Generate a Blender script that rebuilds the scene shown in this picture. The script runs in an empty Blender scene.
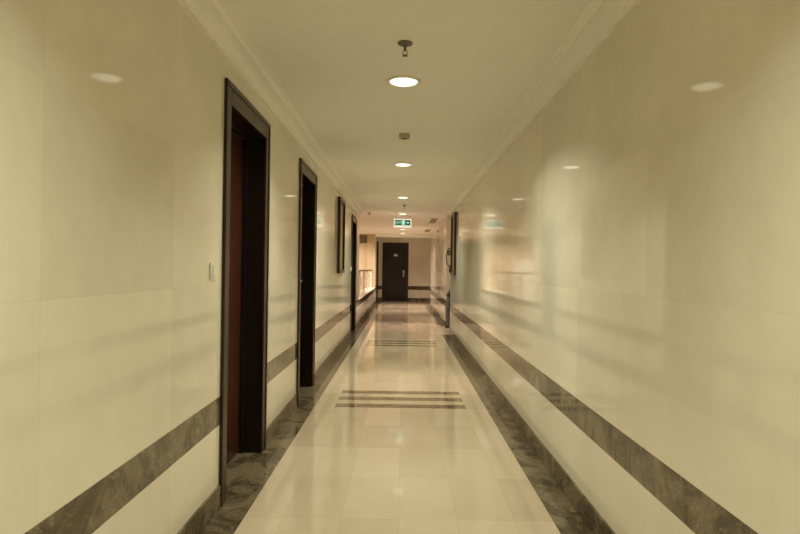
import bpy, bmesh, math
from mathutils import Vector, Matrix

S = bpy.context.scene
COL = S.collection
PI = math.pi

# ------------------------------------------------------------------ camera
cam = bpy.data.cameras.new('camera')
cam.sensor_width = 36.0
cam.lens = 585.0 * 36.0 / 800.0
cam.shift_x = -2.5 / 800.0
cam.shift_y = 1.2 / 800.0
cam.clip_start = 0.05
cam_o = bpy.data.objects.new('camera', cam)
COL.objects.link(cam_o)
cam_o.matrix_world = Matrix.Translation((0, 0, 1.3)) @ Matrix.Rotation(PI/2, 4, 'X') @ Matrix.Rotation(0.0145, 4, 'Z')
S.camera = cam_o

# ------------------------------------------------------------------ world, exposure
w = bpy.data.worlds.new('world'); S.world = w; w.use_nodes = True
w.node_tree.nodes['Background'].inputs[0].default_value = (1.0, 0.8, 0.55, 1)
w.node_tree.nodes['Background'].inputs[1].default_value = 0.02
S.view_settings.view_transform = 'Standard'
S.view_settings.look = 'None'
S.view_settings.gamma = 1.0
S.view_settings.use_curve_mapping = False
S.view_settings.exposure = 0.0
S.cycles.max_bounces = 16
S.cycles.diffuse_bounces = 10
S.cycles.glossy_bounces = 6

LAMP_W = 20.0
LAMP_COL = (1.0, 0.99, 0.74)
LAMP_PINK = (1.0, 0.82, 0.67)
GLOW = 1.7
HW = 0.97          # half width of the corridor
CZ = 2.51          # ceiling height
LX = -0.01
LIGHTS = [(0, -2.36, 1.0, 0), (0, 0.71, 1.0, 0), (0, 3.78, 1.0, 0), (0, 6.80, 1.0, 0), (0, 9.95, 1.0, 0),
          (0, 13.0, 1.0, 1), (0, 18.1, 1.0, 1), (0, 20.1, 0.8, 1)]

# ------------------------------------------------------------------ node helpers
class NT:
    def __init__(s, name):
        s.m = bpy.data.materials.new(name); s.m.use_nodes = True
        s.t = s.m.node_tree; s.b = s.t.nodes['Principled BSDF']
    def n(s, typ, **kw):
        nd = s.t.nodes.new(typ)
        for k, v in kw.items(): setattr(nd, k, v)
        return nd
    def l(s, a, b): s.t.links.new(a, b)
    def put(s, sock, v):
        if hasattr(v, 'links') or isinstance(v, bpy.types.NodeSocket): s.l(v, sock)
        else: sock.default_value = v
    def math(s, op, a, b=0.0, c=None):
        nd = s.n('ShaderNodeMath', operation=op)
        s.put(nd.inputs[0], a); s.put(nd.inputs[1], b)
        if c is not None: s.put(nd.inputs[2], c)
        return nd.outputs[0]
    def mix(s, f, a, b, blend='MIX'):
        nd = s.n('ShaderNodeMix', data_type='RGBA', blend_type=blend)
        s.put(nd.inputs[0], f)
        for i, v in ((6, a), (7, b)):
            if isinstance(v, tuple): nd.inputs[i].default_value = (*v[:3], 1)
            else: s.l(v, nd.inputs[i])
        return nd.outputs[2]
    def pos(s):
        g = s.n('ShaderNodeNewGeometry'); sp = s.n('ShaderNodeSeparateXYZ')
        s.l(g.outputs['Position'], sp.inputs[0]); return g.outputs['Position'], sp.outputs
    def comb(s, x, y, z):
        c = s.n('ShaderNodeCombineXYZ')
        for i, v in enumerate((x, y, z)): s.put(c.inputs[i], v)
        return c.outputs[0]
    def noise(s, vec, scale, detail=4.0, rough=0.5, dist=0.0):
        nd = s.n('ShaderNodeTexNoise')
        if vec is not None: s.l(vec, nd.inputs['Vector'])
        nd.inputs['Scale'].default_value = scale; nd.inputs['Detail'].default_value = detail
        nd.inputs['Roughness'].default_value = rough; nd.inputs['Distortion'].default_value = dist
        return nd.outputs['Fac']
    def ramp(s, f, stops):
        r = s.n('ShaderNodeValToRGB'); e = r.color_ramp.elements
        while len(e) < len(stops): e.new(0.5)
        for el, (p, c) in zip(e, stops):
            el.position = p; el.color = (*c, 1) if isinstance(c, tuple) else (c, c, c, 1)
        s.l(f, r.inputs[0]); return r.outputs[0]
    def between(s, v, lo, hi):
        return s.math('MULTIPLY', s.math('GREATER_THAN', v, lo), s.math('LESS_THAN', v, hi))
    def bump(s, h, strength, dist=0.01):
        b = s.n('ShaderNodeBump'); b.inputs['Strength'].default_value = strength
        b.inputs['Distance'].default_value = dist
        s.l(h, b.inputs['Height']); s.l(b.outputs[0], s.b.inputs['Normal'])

def cream_color(N, P, base, dark, scale=1.0):
    n1 = N.noise(P, 1.3 * scale, 5, 0.6, 0.6)
    n2 = N.noise(P, 9.0 * scale, 6, 0.65, 0.3)
    f = N.math('ADD', N.math('MULTIPLY', n1, 0.7), N.math('MULTIPLY', n2, 0.3))
    return N.ramp(f, [(0.36, dark), (0.62, base)])

def brown_color(N, P):
    n1 = N.noise(P, 3.2, 7, 0.62, 1.2)
    c = N.ramp(n1, [(0.30, (0.060, 0.044, 0.026)), (0.44, (0.085, 0.066, 0.040)), (0.56, (0.20, 0.158, 0.103)), (0.72, (0.10, 0.077, 0.047))])
    v = N.noise(P, 5.5, 5, 0.55, 2.2)
    vein = N.ramp(v, [(0.485, 0.0), (0.50, 1.0), (0.515, 0.0)])
    return N.mix(N.math('MULTIPLY', vein, 0.35), c, (0.42, 0.36, 0.25))

def tiles(N, u, v, w_, h_, spread=0.5):
    """joint mask and a random value per tile"""
    b = N.n('ShaderNodeTexBrick'); b.offset = 0.0; b.squash = 1.0
    b.inputs['Scale'].default_value = 1.0
    b.inputs['Mortar Size'].default_value = 0.0014
    b.inputs['Mortar Smooth'].default_value = 0.1
    b.inputs['Brick Width'].default_value = w_; b.inputs['Row Height'].default_value = h_
    b.inputs['Color1'].default_value = (0, 0, 0, 1); b.inputs['Color2'].default_value = (1, 1, 1, 1)
    b.inputs['Mortar'].default_value = (0.5, 0.5, 0.5, 1)
    N.l(N.comb(u, v, 0.0), b.inputs['Vector'])
    return b.outputs['Fac'], b.outputs['Color']

# ------------------------------------------------------------------ materials
def wall_marble(name='polished_cream_marble', band=True):
    N = NT(name); P, xyz = N.pos()
    u = N.math('ADD', xyz[0], xyz[1]); z = xyz[2]
    fac, rnd = tiles(N, N.math('ADD', u, 30.0), N.math('ADD', z, 5.4 - 0.60), 0.9, 0.6)
    base = cream_color(N, P, (0.84, 0.80, 0.69), (0.74, 0.70, 0.585))
    base = N.mix(0.24, base, N.mix(rnd, (0.62, 0.585, 0.49), (0.93, 0.885, 0.76)))
    base = N.mix(N.math('MULTIPLY', fac, 0.2), base, (0.45, 0.40, 0.30))
    rg = N.ramp(N.noise(P, 0.9, 3, 0.5), [(0.3, 0.04), (0.7, 0.075)])
    if band:
        m = N.between(z, 0.446, 0.598)
        jb = N.math('LESS_THAN', N.math('ABSOLUTE', N.math('SUBTRACT', N.math('FRACT', N.math('MULTIPLY', u, 1/0.9)), 0.5)), 0.0014)
        br = N.mix(N.math('MULTIPLY', jb, 0.6), brown_color(N, P), (0.03, 0.022, 0.015))
        base = N.mix(m, base, br)
    N.l(base, N.b.inputs['Base Color'])
    N.l(rg, N.b.inputs['Roughness'])
    N.b.inputs['IOR'].default_value = 1.42
    # slight lippage of each slab plus the soft waviness of a hand polish
    h = N.math('ADD', N.math('MULTIPLY', N.noise(P, 1.1, 2, 0.5), 1.0), N.math('MULTIPLY', fac, -0.04))
    N.bump(h, 0.03, 0.02)
    return N.m

def floor_marble():
    N = NT('polished_floor_marble'); P, xyz = N.pos(); x, y, z = xyz
    fac, rnd = tiles(N, N.math('ADD', x, 6.0), N.math('ADD', y, 12.0 - 3.03 + 0.0), 0.3, 0.6)
    base = cream_color(N, P, (0.63, 0.53, 0.41), (0.55, 0.455, 0.34))
    base = N.mix(0.36, base, N.mix(rnd, (0.45, 0.37, 0.265), (0.71, 0.61, 0.49)))
    base = N.mix(N.math('MULTIPLY', fac, 0.45), base, (0.40, 0.33, 0.22))
    # dark cross stripes, three to a group
    ph = N.math('FRACT', N.math('DIVIDE', N.math('SUBTRACT', y, 5.41), 4.31))
    d = N.math('MULTIPLY', ph, 4.31)
    st = N.between(d, 0.030, 0.180)
    st = N.math('MAXIMUM', st, N.between(d, 0.330, 0.480))
    st = N.math('MAXIMUM', st, N.between(d, 0.630, 0.780))
    st = N.math('MULTIPLY', st, N.math('LESS_THAN', N.math('ABSOLUTE', x), 0.612))
    st = N.math('MULTIPLY', st, N.math('GREATER_THAN', y, 5.0))
    # dark border along both walls, broken where the side passage opens
    left = N.math('LESS_THAN', x, -0.80)
    right = N.math('GREATER_THAN', x, 0.80)
    gap = N.between(y, 11.55, 13.35)
    lob = N.math('GREATER_THAN', y, 20.2)
    right = N.math('MULTIPLY', right, N.math('SUBTRACT', 1.0, N.math('MAXIMUM', gap, lob)))
    end = N.math('GREATER_THAN', y, 23.0)
    m = N.math('MAXIMUM', N.math('MAXIMUM', left, right), end)
    base = N.mix(st, base, N.mix(0.3, brown_color(N, P), (0.34, 0.27, 0.17)))
    jb = N.math('LESS_THAN', N.math('ABSOLUTE', N.math('SUBTRACT', N.math('FRACT', N.math('MULTIPLY', y, 1/0.6)), 0.5)), 0.002)
    br = N.mix(N.math('MULTIPLY', jb, 0.5), brown_color(N, P), (0.03, 0.022, 0.015))
    base = N.mix(m, base, br)
    N.l(base, N.b.inputs['Base Color'])
    N.l(N.ramp(N.noise(P, 2.0, 3, 0.5), [(0.3, 0.045), (0.7, 0.08)]), N.b.inputs['Roughness'])
    N.b.inputs['IOR'].default_value = 1.45
    N.bump(N.math('MULTIPLY', fac, -1.0), 0.12, 0.002)
    return N.m

def brown_marble():
    N = NT('brown_veined_marble'); P, xyz = N.pos()
    jb = N.math('LESS_THAN', N.math('ABSOLUTE', N.math('SUBTRACT', N.math('FRACT', N.math('MULTIPLY', N.math('ADD', xyz[0], xyz[1]), 1/0.6)), 0.5)), 0.002)
    c = N.mix(N.math('MULTIPLY', jb, 0.5), brown_color(N, P), (0.03, 0.022, 0.015))
    N.l(c, N.b.inputs['Base Color']); N.b.inputs['Roughness'].default_value = 0.14
    return N.m

def plain(name, col, rough=0.5, metal=0.0, bumpy=0.0, vary=0.06):
    N = NT(name); P, xyz = N.pos()
    n = N.noise(P, 14.0, 4, 0.6)
    lo = tuple(max(0.0, c * (1 - vary)) for c in col); hi = tuple(min(1.0, c * (1 + vary)) for c in col)
    N.l(N.ramp(n, [(0.35, lo), (0.65, hi)]), N.b.inputs['Base Color'])
    N.b.inputs['Roughness'].default_value = rough; N.b.inputs['Metallic'].default_value = metal
    if bumpy: N.bump(N.noise(P, 90.0, 3, 0.6), bumpy, 0.002)
    return N.m

def wood(name, dark, light, rough=0.3):
    N = NT(name); tc = N.n('ShaderNodeTexCoord'); mp = N.n('ShaderNodeMapping')
    mp.inputs['Scale'].default_value = (14.0, 14.0, 0.9)
    N.l(tc.outputs['Object'], mp.inputs['Vector'])
    n = N.noise(mp.outputs[0], 2.2, 6, 0.6, 0.7)
    N.l(N.ramp(n, [(0.3, dark), (0.7, light)]), N.b.inputs['Base Color'])
    N.b.inputs['Roughness'].default_value = rough
    N.b.inputs['IOR'].default_value = 1.45
    return N.m

def emit(name, col, strength, base=(0.8, 0.8, 0.8)):
    N = NT(name)
    N.b.inputs['Base Color'].default_value = (*base, 1)
    N.b.inputs['Emission Color'].default_value = (*col, 1)
    N.b.inputs['Emission Strength'].default_value = strength
    N.b.inputs['Roughness'].default_value = 0.4
    return N.m

M = dict(
    wall=wall_marble(), floor=floor_marble(), brown=brown_marble(),
    ceiling=plain('cream_ceiling_paint', (0.92, 0.90, 0.83), 0.65, 0, 0.05, 0.015),
    cap=plain('pale_stone_coping', (0.80, 0.74, 0.62), 0.25, 0, 0, 0.05),
    casing=wood('dark_lacquered_wood', (0.026, 0.0125, 0.0095), (0.045, 0.024, 0.018), 0.33),
    jamb=wood('recess_shaded_dark_wood', (0.008, 0.004, 0.0035), (0.016, 0.008, 0.0065), 0.3),  # casing wood darkened: shade inside the door recess is put into the jamb colour
    leaf=wood('mahogany_veneer', (0.042, 0.013, 0.0065), (0.085, 0.028, 0.013), 0.25),
    dleaf=wood('dark_walnut_veneer', (0.012, 0.0072, 0.006), (0.024, 0.014, 0.011), 0.30),
    steel=plain('brushed_steel', (0.62, 0.60, 0.56), 0.25, 1.0),
    brass=plain('aged_bronze', (0.20, 0.15, 0.09), 0.4, 1.0),
    white=plain('white_plastic', (0.80, 0.79, 0.74), 0.35),
    trim=plain('white_enamel', (0.82, 0.80, 0.74), 0.3),
    grey=plain('grey_metal', (0.16, 0.145, 0.12), 0.45),
    black=plain('black_rubber', (0.012, 0.012, 0.013), 0.4),
    handrail=wood('brown_handrail_wood', (0.07, 0.035, 0.02), (0.13, 0.07, 0.04), 0.3),
    post=plain('pale_painted_metal', (0.88, 0.85, 0.79), 0.3),
    atrium=plain('tan_plaster', (0.62, 0.50, 0.33), 0.7, 0, 0.05, 0.03),
    vent=plain('brown_vent_metal', (0.10, 0.075, 0.05), 0.5),
    gilt=wood('gilt_frame_slip', (0.16, 0.10, 0.05), (0.26, 0.17, 0.08), 0.3),
    hose=plain('dark_red_rubber', (0.05, 0.014, 0.011), 0.4),
    ext=plain('dark_grey_enamel', (0.10, 0.112, 0.118), 0.22),
    green=emit('dark_green_sign_face', (0.02, 0.16, 0.10), 0.55, (0.01, 0.10, 0.06)),
    mint=emit('pale_green_sign_symbol', (0.40, 0.95, 0.72), 0.8),
    signw=emit('white_sign_surround', (1.0, 0.97, 0.82), 0.6, (0.85, 0.85, 0.80)),
    glow=emit('lit_lamp_diffuser', (1.0, 0.92, 0.72), GLOW),
    litpane=emit('lit_window_pane', (1.0, 0.86, 0.62), 0.42, (0.6, 0.55, 0.45)),
)
def canvas():
    N = NT('painted_canvas'); tc = N.n('ShaderNodeTexCoord')
    n = N.noise(tc.outputs['Object'], 3.0, 6, 0.6, 1.0)
    N.l(N.ramp(n, [(0.3, (0.20, 0.13, 0.06)), (0.5, (0.45, 0.34, 0.18)), (0.65, (0.30, 0.28, 0.16)), (0.8, (0.55, 0.46, 0.30))]), N.b.inputs['Base Color'])
    N.b.inputs['Roughness'].default_value = 0.3
    return N.m
M['canvas'] = canvas()

# ------------------------------------------------------------------ mesh helpers
class MB:
    def __init__(s): s.bm = bmesh.new()
    def box(s, x0, x1, y0, y1, z0, z1, bev=0.0):
        vs = [s.bm.verts.new((x, y, z)) for x in (x0, x1) for y in (y0, y1) for z in (z0, z1)]
        fs = [s.bm.faces.new([vs[i] for i in f]) for f in
              ((0, 1, 3, 2), (4, 6, 7, 5), (0, 4, 5, 1), (2, 3, 7, 6), (0, 2, 6, 4), (1, 5, 7, 3))]
        bmesh.ops.recalc_face_normals(s.bm, faces=fs)
        if bev:
            es = list({e for f in fs for e in f.edges})
            bmesh.ops.bevel(s.bm, geom=es, offset=bev, segments=2, affect='EDGES', profile=0.6)
        return s
    def lathe(s, prof, seg=40, center=(0, 0, 0), axis='Z'):
        """prof: list of (r, h)"""
        rings = []
        for r, h in prof:
            if r < 1e-6: ring = [s._p(center, 0, 0, h, axis)]
            else: ring = [s._p(center, r * math.cos(2*PI*i/seg), r * math.sin(2*PI*i/seg), h, axis) for i in range(seg)]
            rings.append([s.bm.verts.new(p) for p in ring])
        fs = []
        for a, b in zip(rings, rings[1:]):
            for i in range(seg):
                j = (i + 1) % seg
                if len(a) == 1 and len(b) == 1: continue
                if len(a) == 1: q = [a[0], b[j], b[i]]
                elif len(b) == 1: q = [a[i], a[j], b[0]]
                else: q = [a[i], a[j], b[j], b[i]]
                f = s.bm.faces.new(q); f.smooth = True; fs.append(f)
        bmesh.ops.recalc_face_normals(s.bm, faces=fs)
        return s
    def _p(s, c, a, b, h, axis):
        if axis == 'Z': v = (a, b, h)
        elif axis == 'Y': v = (a, h, b)
        else: v = (h, a, b)
        return (c[0] + v[0], c[1] + v[1], c[2] + v[2])
    def cyl(s, r, h0, h1, center=(0, 0, 0), axis='Z', seg=24):
        e = min(0.003, r * 0.2, abs(h1 - h0) * 0.2) * (1 if h1 > h0 else -1)
        return s.lathe([(0, h0), (r - abs(e), h0), (r, h0 + e), (r, h1 - e), (r - abs(e), h1), (0, h1)], seg, center, axis)
    def tube(s, pts, r, seg=12):
        pts = [Vector(p) for p in pts]; rings = []
        up = Vector((0, 0, 1))
        for i, p in enumerate(pts):
            d = (pts[min(i+1, len(pts)-1)] - pts[max(i-1, 0)]).normalized()
            a = d.cross(up)
            if a.length < 1e-3: a = d.cross(Vector((1, 0, 0)))
            a.normalize(); b = d.cross(a).normalized()
            if rings:
                pass
            rings.append([s.bm.verts.new(p + a * r * math.cos(2*PI*k/seg) + b * r * math.sin(2*PI*k/seg)) for k in range(seg)])
        fs = []
        for A, B in zip(rings, rings[1:]):
            best = min(range(seg), key=lambda o: (A[0].co - B[o].co).length)
            for i in range(seg):
                f = s.bm.faces.new([A[i], A[(i+1) % seg], B[(i+1+best) % seg], B[(i+best) % seg]]); f.smooth = True; fs.append(f)
        fs.append(s.bm.faces.new(rings[0])); fs.append(s.bm.faces.new(rings[-1][::-1]))
        bmesh.ops.recalc_face_normals(s.bm, faces=fs)
        return s
    def extrude(s, prof, y0, y1, flip=False):
        """prof: closed list of (x, z), swept along y"""
        A = [s.bm.verts.new((x, y0, z)) for x, z in prof]; B = [s.bm.verts.new((x, y1, z)) for x, z in prof]
        n = len(prof); fs = []
        for i in range(n):
            j = (i + 1) % n; fs.append(s.bm.faces.new([A[i], A[j], B[j], B[i]]))
        fs.append(s.bm.faces.new(A)); fs.append(s.bm.faces.new(B[::-1]))
        bmesh.ops.recalc_face_normals(s.bm, faces=fs)
        return s
    def poly(s, pts, y0, y1):
        """flat outline (x, z) given thickness along y"""
        return s.extrude(pts, y0, y1)
    def build(s, name, mat, parent=None, **tags):
        me = bpy.data.meshes.new(name); s.bm.to_mesh(me); s.bm.free()
        me.materials.append(mat)
        o = bpy.data.objects.new(name, me); COL.objects.link(o)
        if parent: o.parent = parent
        for k, v in tags.items(): o[k] = v
        return o

def thing(name, label, cat, loc=(0, 0, 0), rz=0.0, group=None, kind=None):
    o = bpy.data.objects.new(name, None); COL.objects.link(o); o.empty_display_size = 0.1
    o.location = loc; o.rotation_euler = (0, 0, rz); o['label'] = label; o['category'] = cat
    if group: o['group'] = group
    if kind: o['kind'] = kind
    return o
def copy_tree(o, parent=None):
    c = o.copy(); COL.objects.link(c); c.parent = parent
    for ch in [k for k in bpy.data.objects if k.parent == o]: copy_tree(ch, c)
    return c

ST = 'structure'
# ------------------------------------------------------------------ setting
Y0, Y1 = -6.0, 23.2
f = MB()
f.box(-1.25, 1.25, Y0 - 0.2, 23.45, -0.2, 0)
f.box(1.25, 4.2, 11.6, 13.3, -0.2, 0)
f.box(1.25, 3.2, 19.8, 23.45, -0.2, 0)
f.build('floor', M['floor'], kind=ST, label='polished cream marble floor with brown stripes and borders', category='floor')

MB().box(-6.4, 4.3, Y0 - 0.2, 23.45, CZ, CZ + 0.15).build('ceiling', M['ceiling'], kind=ST, label='flat cream painted ceiling', category='ceiling')

DOORS = [(3.14, 4.17), (5.43, 6.46), (11.06, 12.09), (22.10, 23.10)]
CAS, CTOP, DH = 0.10, 0.12, 2.31
def left_run(b, ya, yb, doors):
    y = ya
    for d0, d1 in doors:
        b.box(-1.25, -HW, y, d0 + 0.02, 0, CZ)
        b.box(-1.25, -HW, d0 + 0.02, d1 - 0.02, DH - 0.02, CZ)
        y = d1 - 0.02
    b.box(-1.25, -HW, y, yb, 0, CZ)
b = MB(); left_run(b, Y0, 13.0, DOORS[:3])
b.box(-1.25, -HW, 13.0, 20.9, 0, 0.575)          # parapet
left_run(b, 21.0, Y1, DOORS[3:])
b.build('wall_left', M['wall'], kind=ST, label='left wall of polished cream marble with a brown band', category='wall')
MB().box(-1.27, -HW + 0.012, 13.002, 20.898, 0.575, 0.600, 0.004).build('trim_1', M['cap'], kind=ST, label='pale stone coping on the low wall', category='trim')

b = MB(); b.box(HW, 1.25, Y0, 11.8, 0, CZ)
b.build('wall_right', M['wall'], kind=ST, label='right wall of polished cream marble with a brown band', category='wall')
b = MB(); b.box(HW, 4.2, 13.1, 13.3, 0, CZ); b.box(HW, 1.25, 13.3, 20.0, 0, CZ); b.box(1.25, 3.2, 19.8, 20.0, 0, CZ)
b.build('wall_right', M['wall'], kind=ST, label='farther right wall beyond the side passage', category='wall')
b = MB(); b.box(1.25, 4.2, 11.6, 11.8, 0, CZ); b.box(4.2, 4.3, 11.6, 13.3, 0, CZ); b.box(3.2, 3.3, 19.8, 23.4, 0, CZ)
b.build('wall_side', M['wall'], kind=ST, label='walls of the side passage and lobby', category='wall')

ED0, ED1 = -0.80, 0.235                             # end door casing, along x
b = MB()
b.box(-1.25, ED0 + 0.02, Y1, Y1 + 0.25, 0, CZ); b.box(ED1 - 0.02, 3.2, Y1, Y1 + 0.25, 0, CZ)
b.box(ED0 + 0.02, ED1 - 0.02, Y1, Y1 + 0.25, DH - 0.02, CZ)
b.build('wall_end', M['wall'], kind=ST, label='end wall of the corridor around the dark door', category='wall')
MB().box(-1.25, 1.25, Y0 - 0.2, Y0, 0, CZ).build('wall_back', M['wall'], kind=ST, label='wall behind the camera', category='wall')
MB().box(-HW, 1.3, 20.75, 20.95, 2.40, CZ).build('trim_2', M['ceiling'], kind=ST, label='shallow ceiling beam before the end lobby', category='trim')

# atrium beyond the parapet
b = MB()
b.box(-6.4, -1.25, 21.0, 21.2, -3.2, CZ); b.box(-1.27, -HW - 0.012, 20.9, 21.0, 0, CZ)
b.box(-6.6, -6.4, 12.8, 21.2, -3.2, CZ)
b.box(-6.4, -1.25, 12.8, 13.0, -3.2, CZ)
b.box(-1.27, -1.25, 13.0, 21.0, -3.2, 0.57)
b.box(-6.4, -1.25, 12.8, 21.2, -3.4, -3.2)
b.build('wall_atrium', M['atrium'], kind=ST, label='tan plaster walls of the open well beyond the low wall', category='wall')

# baseboards
BB = 0.126
b = MB(); y = Y0
for d0, d1 in DOORS[:3] + [(30, 30)]:
    e = min(d0, Y1)
    if y < 22.1: b.box(-HW, -HW + 0.012, y, min(e, 22.10), 0, BB)
    y = d1
b.build('baseboard_left', M['brown'], kind=ST, label='brown marble baseboard along the left wall', category='baseboard')
b = MB(); b.box(HW - 0.012, HW, Y0, 11.8, 0, BB); b.box(HW - 0.012, 1.2, 11.8, 11.812, 0, BB)
b.build('baseboard_right', M['brown'], kind=ST, label='brown marble baseboard along the right wall', category='baseboard')
b = MB(); b.box(HW - 0.012, HW, 13.088, 20.0, 0, BB); b.box(HW, 4.2, 13.088, 13.1, 0, BB)
b.build('baseboard_right', M['brown'], kind=ST, label='brown marble baseboard along the farther right wall', category='baseboard')
b = MB(); b.box(-HW, ED0, Y1 - 0.012, Y1, 0, BB); b.box(ED1, 3.2, Y1 - 0.012, Y1, 0, BB)
b.build('baseboard_end', M['brown'], kind=ST, label='brown marble baseboard along the end wall', category='baseboard')

# cornices: bead, cove and step
def cornice(sgn, ya, yb, n, lab):
    P = [(0, 0), (0.018, 0), (0.022, 0.012)]
    for k in range(7):
        a = k / 6 * PI / 2
        P.append((0.026 + 0.058 * (1 - math.cos(a)), 0.014 + 0.040 * math.sin(a)))
    P += [(0.098, 0.056), (0.098, 0.068)]
    for k in range(5):
        a = k / 4 * PI / 2
        P.append((0.100 + 0.030 * (1 - math.cos(a)), 0.070 + 0.011 * math.sin(a)))
    P += [(0.140, 0.0845), (0, 0.0845)]
    prof = [(sgn * (HW - x), 2.4255 + z) for x, z in P]
    MB().extrude(prof, ya, yb).build('trim_%d' % n, M['ceiling'], kind=ST, label=lab, category='trim')
cornice(-1, Y0, 12.6, 3, 'moulded plaster cornice above the left wall')
cornice(1, Y0, 11.8, 4, 'moulded plaster cornice above the right wall')

# ------------------------------------------------------------------ doors
def door(n, loc, rz, W, latch, label, leaf_mat, handle='lever', sign=False):
    """local x along the wall, -y out into the corridor, +y into the wall; loc = centre of the casing on the wall face"""
    t = thing('door_%d' % n, label, 'door', loc, rz, kind=ST)
    h = W / 2; D = 0.15
    b = MB()
    for s in (-1, 1):
        x0, x1 = sorted((s * h, s * (h - CAS)))
        b.box(x0, x1, -0.012, 0.0, 0, DH, 0.004)
        xo0, xo1 = sorted((s * h, s * (h - 0.028)))
        b.box(xo0, xo1, -0.018, -0.012, 0, DH, 0.004)
    b.box(-h + CAS, h - CAS, -0.012, 0.0, DH - CTOP, DH, 0.004)
    b.box(-h + 0.028, h - 0.028, -0.018, -0.012, DH - 0.03, DH, 0.004)
    b.build('door_casing', M['casing'], t)
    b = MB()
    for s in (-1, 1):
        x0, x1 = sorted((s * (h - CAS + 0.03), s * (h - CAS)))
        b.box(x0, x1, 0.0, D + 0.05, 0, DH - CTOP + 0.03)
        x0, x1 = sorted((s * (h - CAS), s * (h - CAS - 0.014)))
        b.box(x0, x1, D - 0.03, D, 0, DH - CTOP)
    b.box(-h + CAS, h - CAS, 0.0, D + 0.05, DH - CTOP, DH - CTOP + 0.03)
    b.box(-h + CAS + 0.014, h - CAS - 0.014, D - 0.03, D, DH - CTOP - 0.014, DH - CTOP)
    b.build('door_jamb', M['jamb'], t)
    iw = h - CAS - 0.003
    lf = MB().box(-iw, iw, D + 0.001, D + 0.045, 0.006, DH - CTOP - 0.003, 0.002).build('door_leaf', leaf_mat, t)
    # handle
    hx = latch * (iw - 0.085); zc = 1.10
    b = MB(); b.box(hx - 0.022, hx + 0.022, D - 0.007, D + 0.001, zc - 0.15, zc + 0.12, 0.003)
    b.cyl(0.010, D - 0.05, D - 0.005, (hx, 0, zc + 0.05), 'Y', 16)
    pts = [(hx, D - 0.045, zc + 0.05), (hx - latch * 0.02, D - 0.052, zc + 0.05), (hx - latch * 0.07, D - 0.050, zc + 0.048), (hx - latch * 0.125, D - 0.048, zc + 0.044)]
    b.tube(pts, 0.009)
    b.cyl(0.010, D - 0.012, D - 0.005, (hx, 0, zc - 0.07), 'Y', 16)
    b.build('door_handle', M['steel'], lf)
    if sign:
        zc = 1.82
        MB().poly([(-0.085, zc - 0.05), (0.085, zc - 0.05), (0.085, zc - 0.01), (0.03, zc + 0.05), (-0.02, zc + 0.05), (-0.085, zc - 0.005)], D - 0.004, D + 0.001).build('door_plaque', M['steel'], lf, label='small grey metal plaque')
    return t

def ldoor(n, k, latch, label, leaf=None, **kw):
    d0, d1 = DOORS[k]
    return door(n, (-HW, (d0 + d1) / 2, 0), PI / 2, d1 - d0, latch, label, leaf or M['leaf'], **kw)
ldoor(1, 0, -1, 'mahogany door in dark casing, nearest the camera in the left wall')
ldoor(2, 1, 1, 'mahogany door in dark casing, second along the left wall')
ldoor(3, 2, -1, 'mahogany door in dark casing just before the low wall and railing')
ldoor(4, 3, -1, 'dark door in left wall of the end lobby', M['dleaf'])
door(5, ((ED0 + ED1) / 2, Y1, 0), 0.0, ED1 - ED0, 1, 'dark closed door in the end wall of the corridor', M['dleaf'], sign=True)

# ------------------------------------------------------------------ ceiling lights
def make_downlight():
    t = thing('ceiling_downlight', '', 'ceiling light', (0, 0, CZ), 0, 'round downlights along the corridor ceiling')
    MB().lathe([(0.088, -0.002), (0.092, -0.010), (0.104, -0.011), (0.112, -0.006), (0.114, 0.0), (0.088, 0.0), (0.088, -0.002)], 56).build('trim_ring', M['trim'], t)
    MB().lathe([(0, -0.021), (0.040, -0.020), (0.068, -0.0165), (0.083, -0.011), (0.0885, -0.004), (0.0885, 0.0), (0, 0.0)], 48).build('diffuser', M['glow'], t)
    L = bpy.data.lights.new('lamp', 'AREA'); L.shape = 'DISK'; L.size = 0.16; L.energy = LAMP_W; L.color = LAMP_COL
    L.spread = math.radians(134)
    lo = bpy.data.objects.new('lamp', L); COL.objects.link(lo); lo.parent = t; lo.location = (0, 0, -0.026)
    return t
lab = ['round lit downlight behind the camera', 'round lit downlight overhead at the camera',
       'largest round lit downlight, beside the stemmed sprinkler', 'second round lit downlight, beyond the small box detector',
       'third round lit downlight down the corridor', 'round lit downlight just above the exit sign',
       'small far round lit downlight, between exit sign and last one', 'farthest round lit downlight, just before the ceiling beam']
proto = make_downlight()
data_well = bpy.data.lights.new('lamp', 'AREA'); data_well.shape = 'DISK'; data_well.size = 0.16
data_well.energy = LAMP_W * 2.0; data_well.color = LAMP_PINK; data_well.spread = math.radians(160)
data_pink = bpy.data.lights.new('lamp', 'AREA'); data_pink.shape = 'DISK'; data_pink.size = 0.16
data_pink.energy = LAMP_W * 1.7; data_pink.color = LAMP_PINK; data_pink.spread = math.radians(134)
def place_light(x, y, p, pink, label, first):
    o = proto if first else copy_tree(proto)
    o.location = (x + LX, y, CZ); o['label'] = label
    if pink:
        for c in [k for k in bpy.data.objects if k.parent == o and k.type == 'LIGHT']: c.data = data_pink if pink == 1 else data_well
    return o
for i, (x, y, p, pink) in enumerate(LIGHTS):
    place_light(x, y, p, pink, lab[i], i == 0)
for x, y, l in ((-2.0, 19.8, 'round lit downlight beyond the railing, near the tan wall'), (-2.3, 18.7, 'round lit downlight beyond the railing, second from the tan wall'),
                (-3.6, 15.5, 'round lit downlight deep inside the open well')):
    place_light(x, y, 1, 2, l, False)

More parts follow.
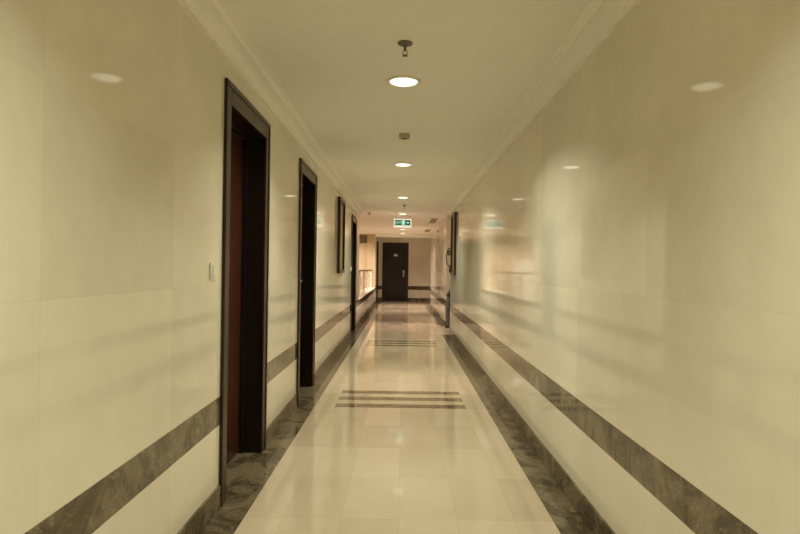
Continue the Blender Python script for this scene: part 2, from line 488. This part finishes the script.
# ------------------------------------------------------------------ sprinklers and detectors
def make_sprinkler():
    t = thing('sprinkler_head', '', 'sprinkler', (0, 0, CZ), 0, 'sprinkler heads on the ceiling')
    MB().lathe([(0, 0), (0.040, 0), (0.041, -0.004), (0.036, -0.010), (0.016, -0.014), (0.012, -0.016), (0, -0.016)], 32).build('escutcheon', M['grey'], t)
    b = MB(); b.cyl(0.008, -0.045, -0.014, seg=16)
    for s in (-1, 1): b.tube([(s*0.006, 0, -0.042), (s*0.013, 0, -0.050), (s*0.011, 0, -0.060), (0, 0, -0.068)], 0.0022, 8)
    b.build('stem', M['grey'], t)
    MB().cyl(0.015, -0.071, -0.067, seg=20).build('deflector', M['brass'], t)
    return t
sp = make_sprinkler(); sp.location = (-0.003, 3.14, CZ); sp['label'] = 'dark stemmed sprinkler on the ceiling nearest the camera'
for x, y, l in ((0.02, 11.2, 'dark sprinkler on the ceiling ahead of the exit sign'), (-0.75, 12.9, 'small sprinkler on the left of the ceiling, above the third door'),
                (0.0, 22.3, 'small sprinkler in the end lobby above the dark door')):
    c = copy_tree(sp); c.location = (x, y, CZ); c['label'] = l

t = thing('smoke_detector', 'small square grey detector box on ceiling before the second downlight', 'detector', (0.0, 5.28, CZ))
MB().box(-0.048, 0.048, -0.048, 0.048, -0.038, 0.0, 0.006).build('housing', plain('grey_plastic', (0.42, 0.38, 0.29), 0.5), t)
MB().lathe([(0, -0.050), (0.016, -0.048), (0.024, -0.042), (0.026, -0.037), (0, -0.037)], 24).build('sensor', M['grey'], t)

def vent(loc, L, label):
    t = thing('ceiling_vent', label, 'vent', loc, 0, 'slot vents in the far ceiling')
    b = MB()
    for s in (-1, 1):
        x0, x1 = sorted((s*0.055, s*0.07)); b.box(x0, x1, -L/2, L/2, -0.008, 0)
        y0, y1 = sorted((s*(L/2), s*(L/2 - 0.015))); b.box(-0.055, 0.055, y0, y1, -0.008, 0)
    b.build('vent_frame', M['vent'], t)
    b = MB()
    for k in range(5):
        x = -0.044 + k * 0.022; b.box(x - 0.006, x + 0.006, -L/2 + 0.015, L/2 - 0.015, -0.006, 0)
    b.build('louvre', M['grey'], t)
vent((0.76, 14.8, CZ), 1.3, 'nearer dark slot vent at right of the far ceiling')
vent((0.78, 18.7, CZ), 1.0, 'farther small slot vent at right of the far ceiling')

# ------------------------------------------------------------------ exit sign
t = thing('exit_sign', 'hanging green and white EXIT sign with running figure and arrow', 'sign', (-0.012, 12.6, 2.175))
W2, H = 0.192, 0.190
b = MB(); b.box(-W2, W2, 0.0, 0.045, 0, H, 0.006)
b.build('sign_housing', M['signw'], t)
MB().box(-0.168, 0.168, -0.004, 0.0005, 0.048, 0.163).build('sign_face', M['green'], t)
for x in (-0.15, 0.15):
    b = MB(); b.cyl(0.004, H - 0.004, CZ - 2.175 - 0.006, (x, 0.022, 0), seg=10); b.cyl(0.014, CZ - 2.175 - 0.008, CZ - 2.175, (x, 0.022, 0), seg=16)
    b.build('hanging_rod', M['steel'], t)
cu = bpy.data.curves.new('lettering', 'FONT'); cu.body = 'EXIT'; cu.size = 0.068; cu.extrude = 0.0008; cu.align_x = 'CENTER'; cu.align_y = 'CENTER'
tmp = bpy.data.objects.new('lettering', cu); COL.objects.link(tmp)
bpy.context.view_layer.update()
me = bpy.data.meshes.new_from_object(tmp.evaluated_get(bpy.context.evaluated_depsgraph_get()))
me.name = 'lettering'; bpy.data.objects.remove(tmp); me.materials.clear(); me.materials.append(M['mint'])
lo = bpy.data.objects.new('lettering', me); COL.objects.link(lo); lo.parent = t
lo.location = (-0.095, -0.0055, 0.105); lo.rotation_euler = (PI/2, 0, 0)
b = MB(); ya, yb = -0.0062, -0.0035
b.poly([(-0.022, 0.056), (0.052, 0.056), (0.052, 0.157), (-0.022, 0.157)], -0.0048, -0.0035)
b.build('pictogram_panel', emit('mid_green_panel', (0.15, 0.60, 0.42), 0.6), t)
b = MB()
b.lathe([(0, ya), (0.009, ya), (0.009, yb), (0, yb)], 16, (0.026, 0, 0.145), 'Y')
def limb(p, q, r):
    p, q = Vector(p), Vector(q); d = (q - p).normalized(); nrm = Vector((-d.y, d.x)) * r
    b.poly([tuple(p + nrm), tuple(q + nrm), tuple(q - nrm), tuple(p - nrm)], ya, yb)
limb((0.021, 0.136), (0.010, 0.102), 0.0085); limb((0.020, 0.132), (0.037, 0.118), 0.0035); limb((0.037, 0.118), (0.046, 0.126), 0.003)
limb((0.018, 0.132), (0.000, 0.126), 0.0035); limb((0.000, 0.126), (-0.008, 0.112), 0.003)
limb((0.012, 0.103), (0.030, 0.090), 0.005); limb((0.030, 0.090), (0.026, 0.064), 0.004)
limb((0.008, 0.103), (0.000, 0.082), 0.005); limb((0.000, 0.082), (-0.017, 0.078), 0.004)
b.build('pictogram', M['mint'], t)
b = MB(); b.poly([(0.075, 0.098), (0.110, 0.098), (0.110, 0.112), (0.075, 0.112)], ya, yb); b.poly([(0.110, 0.080), (0.142, 0.105), (0.110, 0.130)], ya, yb)
b.build('arrow', M['mint'], t)

# ------------------------------------------------------------------ pictures
def picture(loc, rz, W, H, label):
    t = thing('framed_picture', label, 'picture', loc, rz)
    b = MB(); fw = 0.055
    for s in (-1, 1):
        x0, x1 = sorted((s*W/2, s*(W/2 - fw))); b.box(x0, x1, -0.042, 0, -H/2, H/2, 0.006)
        z0, z1 = sorted((s*H/2, s*(H/2 - fw))); b.box(-W/2 + fw, W/2 - fw, -0.042, 0, z0, z1, 0.006)
    b.build('picture_frame', M['casing'], t)
    b = MB(); g = 0.022
    for s in (-1, 1):
        x0, x1 = sorted((s*(W/2 - fw), s*(W/2 - fw - g))); b.box(x0, x1, -0.014, 0, -H/2 + fw, H/2 - fw)
        z0, z1 = sorted((s*(H/2 - fw), s*(H/2 - fw - g))); b.box(-W/2 + fw + g, W/2 - fw - g, -0.014, 0, z0, z1)
    b.build('gilt_slip', M['gilt'], t)
    MB().box(-W/2 + fw + g, W/2 - fw - g, -0.010, 0, -H/2 + fw + g, H/2 - fw - g).build('canvas', M['canvas'], t)
picture((-HW, 9.02, 1.78), PI/2, 0.74, 1.14, 'tall dark framed picture on the left wall past the second door')
picture((HW, 10.98, 1.76), -PI/2, 0.74, 1.16, 'tall dark framed picture near the end of the right wall')

# ------------------------------------------------------------------ light switch and outlets
def switch(loc, rz, label):
    t = thing('light_switch', label, 'switch', loc, rz)
    MB().box(-0.043, 0.043, -0.009, 0, -0.043, 0.043, 0.003).build('plate', M['white'], t)
    MB().box(-0.020, 0.020, -0.014, -0.009, -0.030, 0.030, 0.002).build('rocker', M['white'], t)
switch((-HW, 2.98, 1.27), PI/2, 'white light switch on left wall before the nearest door')
switch((-HW, 10.98, 1.27), PI/2, 'small white switch on left wall before the third door')
switch((0.40, Y1, 1.92), 0, 'tiny white switch plate right of the dark end door')

# ------------------------------------------------------------------ balustrade
t = thing('balustrade', 'brown topped railing with slim pale posts on the low wall', 'railing', (-1.11, 16.95, 0.60))
y0, y1 = -3.945, 3.945
MB().box(-0.030, 0.030, y0, y1, 0.60, 0.635, 0.008).build('handrail', M['handrail'], t)
for yy in (-3.65, -1.85, -0.05, 1.75, 3.55):
    for s in (-0.05, 0.05):
        b = MB(); b.box(-0.024, 0.024, yy + s - 0.024, yy + s + 0.024, 0, 0.60, 0.002); b.cyl(0.036, 0, 0.008, (0, yy + s, 0), seg=16)
        b.build('post', M['post'], t)
for zz in (0.16, 0.30, 0.44):
    b = MB(); b.tube([(0, y0, zz), (0, y1, zz)], 0.007, 10); b.build('cross_bar', M['post'], t)

# things seen through the railing
t = thing('window_1', 'bright pale lit window low on the tan wall beyond the railing', 'window', (-2.50, 21.0, 0), kind=ST)
b = MB()
for s in (-1, 1):
    x0, x1 = sorted((s*0.42, s*0.38)); b.box(x0, x1, -0.03, 0, 0.06, 1.68)
for z in (0.06, 1.64, 0.95): b.box(-0.38, 0.38, -0.03, 0, z, z + 0.04)
b.build('window_frame', M['post'], t)
MB().box(-0.38, 0.38, -0.012, -0.002, 0.10, 1.64).build('window_pane', M['litpane'], t)
t = thing('wall_grille', 'brown ventilation grille high on the tan wall beyond the railing', 'grille', (-1.47, 21.0, 2.32))
b = MB()
for s in (-1, 1):
    x0, x1 = sorted((s*0.17, s*0.14)); b.box(x0, x1, -0.015, 0, -0.13, 0.13)
    z0, z1 = sorted((s*0.13, s*0.105)); b.box(-0.14, 0.14, -0.015, 0, z0, z1)
b.build('grille_frame', M['vent'], t)
b = MB()
for k in range(7): b.box(-0.14, 0.14, -0.009, 0, -0.095 + k*0.03, -0.080 + k*0.03)
b.build('slats', M['vent'], t)

# ------------------------------------------------------------------ fire extinguisher and hose at the passage corner
t = thing('fire_extinguisher', 'dark grey fire extinguisher standing on floor at the side passage corner', 'fire extinguisher', (1.035, 12.93, 0))
t.scale = (1, 1, 1.10)
R = 0.070
MB().lathe([(0, 0.004), (R*0.86, 0.0), (R*0.95, 0.012), (R, 0.03), (R, 0.50), (R*0.96, 0.545), (R*0.78, 0.59), (R*0.48, 0.625), (0.022, 0.64), (0.022, 0.66), (0, 0.66)], 36).build('cylinder', M['ext'], t)
MB().lathe([(R*0.9, 0.0), (R + 0.004, 0.002), (R + 0.004, 0.055), (R, 0.06), (R*0.9, 0.06)], 36).build('foot_ring', M['black'], t)
b = MB(); b.lathe([(0, 0.625), (0.050, 0.628), (0.054, 0.645), (0.046, 0.675), (0.030, 0.700), (0, 0.704)], 24); b.box(-0.016, 0.016, -0.05, 0.03, 0.695, 0.725, 0.005)
b.build('valve', M['black'], t)
b = MB(); b.tube([(0, -0.02, 0.72), (0, -0.06, 0.735), (0, -0.11, 0.745)], 0.007); b.tube([(0, -0.03, 0.745), (0, -0.07, 0.765), (0, -0.12, 0.775)], 0.007)
b.build('lever', M['black'], t)
b = MB(); b.tube([(0.012, 0, 0.69), (0.05, -0.02, 0.685), (0.082, -0.03, 0.62), (0.085, -0.03, 0.45), (0.083, -0.03, 0.25)], 0.011)
b.tube([(0.083, -0.03, 0.25), (0.083, -0.03, 0.12)], 0.017)
b.build('hose', M['black'], t)

t = thing('fire_hose', 'dark looped hose with black nozzle on wall above the extinguisher', 'hose', (1.03, 13.1, 1.50))
MB().box(-0.03, 0.06, -0.02, 0, 0.10, 0.22, 0.004).build('bracket', M['grey'], t)
pts = []
for k in range(29):
    a = math.radians(70 + k * 10)
    pts.append((0.02 + 0.075 * math.cos(a), -0.045, 0.06 + 0.20 * math.sin(a)))
b = MB(); b.tube(pts, 0.011); b.build('hose_loop', M['hose'], t)
b = MB(); b.lathe([(0, -0.29), (0.022, -0.285), (0.026, -0.22), (0.018, -0.16), (0.012, -0.12), (0, -0.12)], 20, (0.03, -0.045, 0)); b.build('nozzle', M['black'], t)
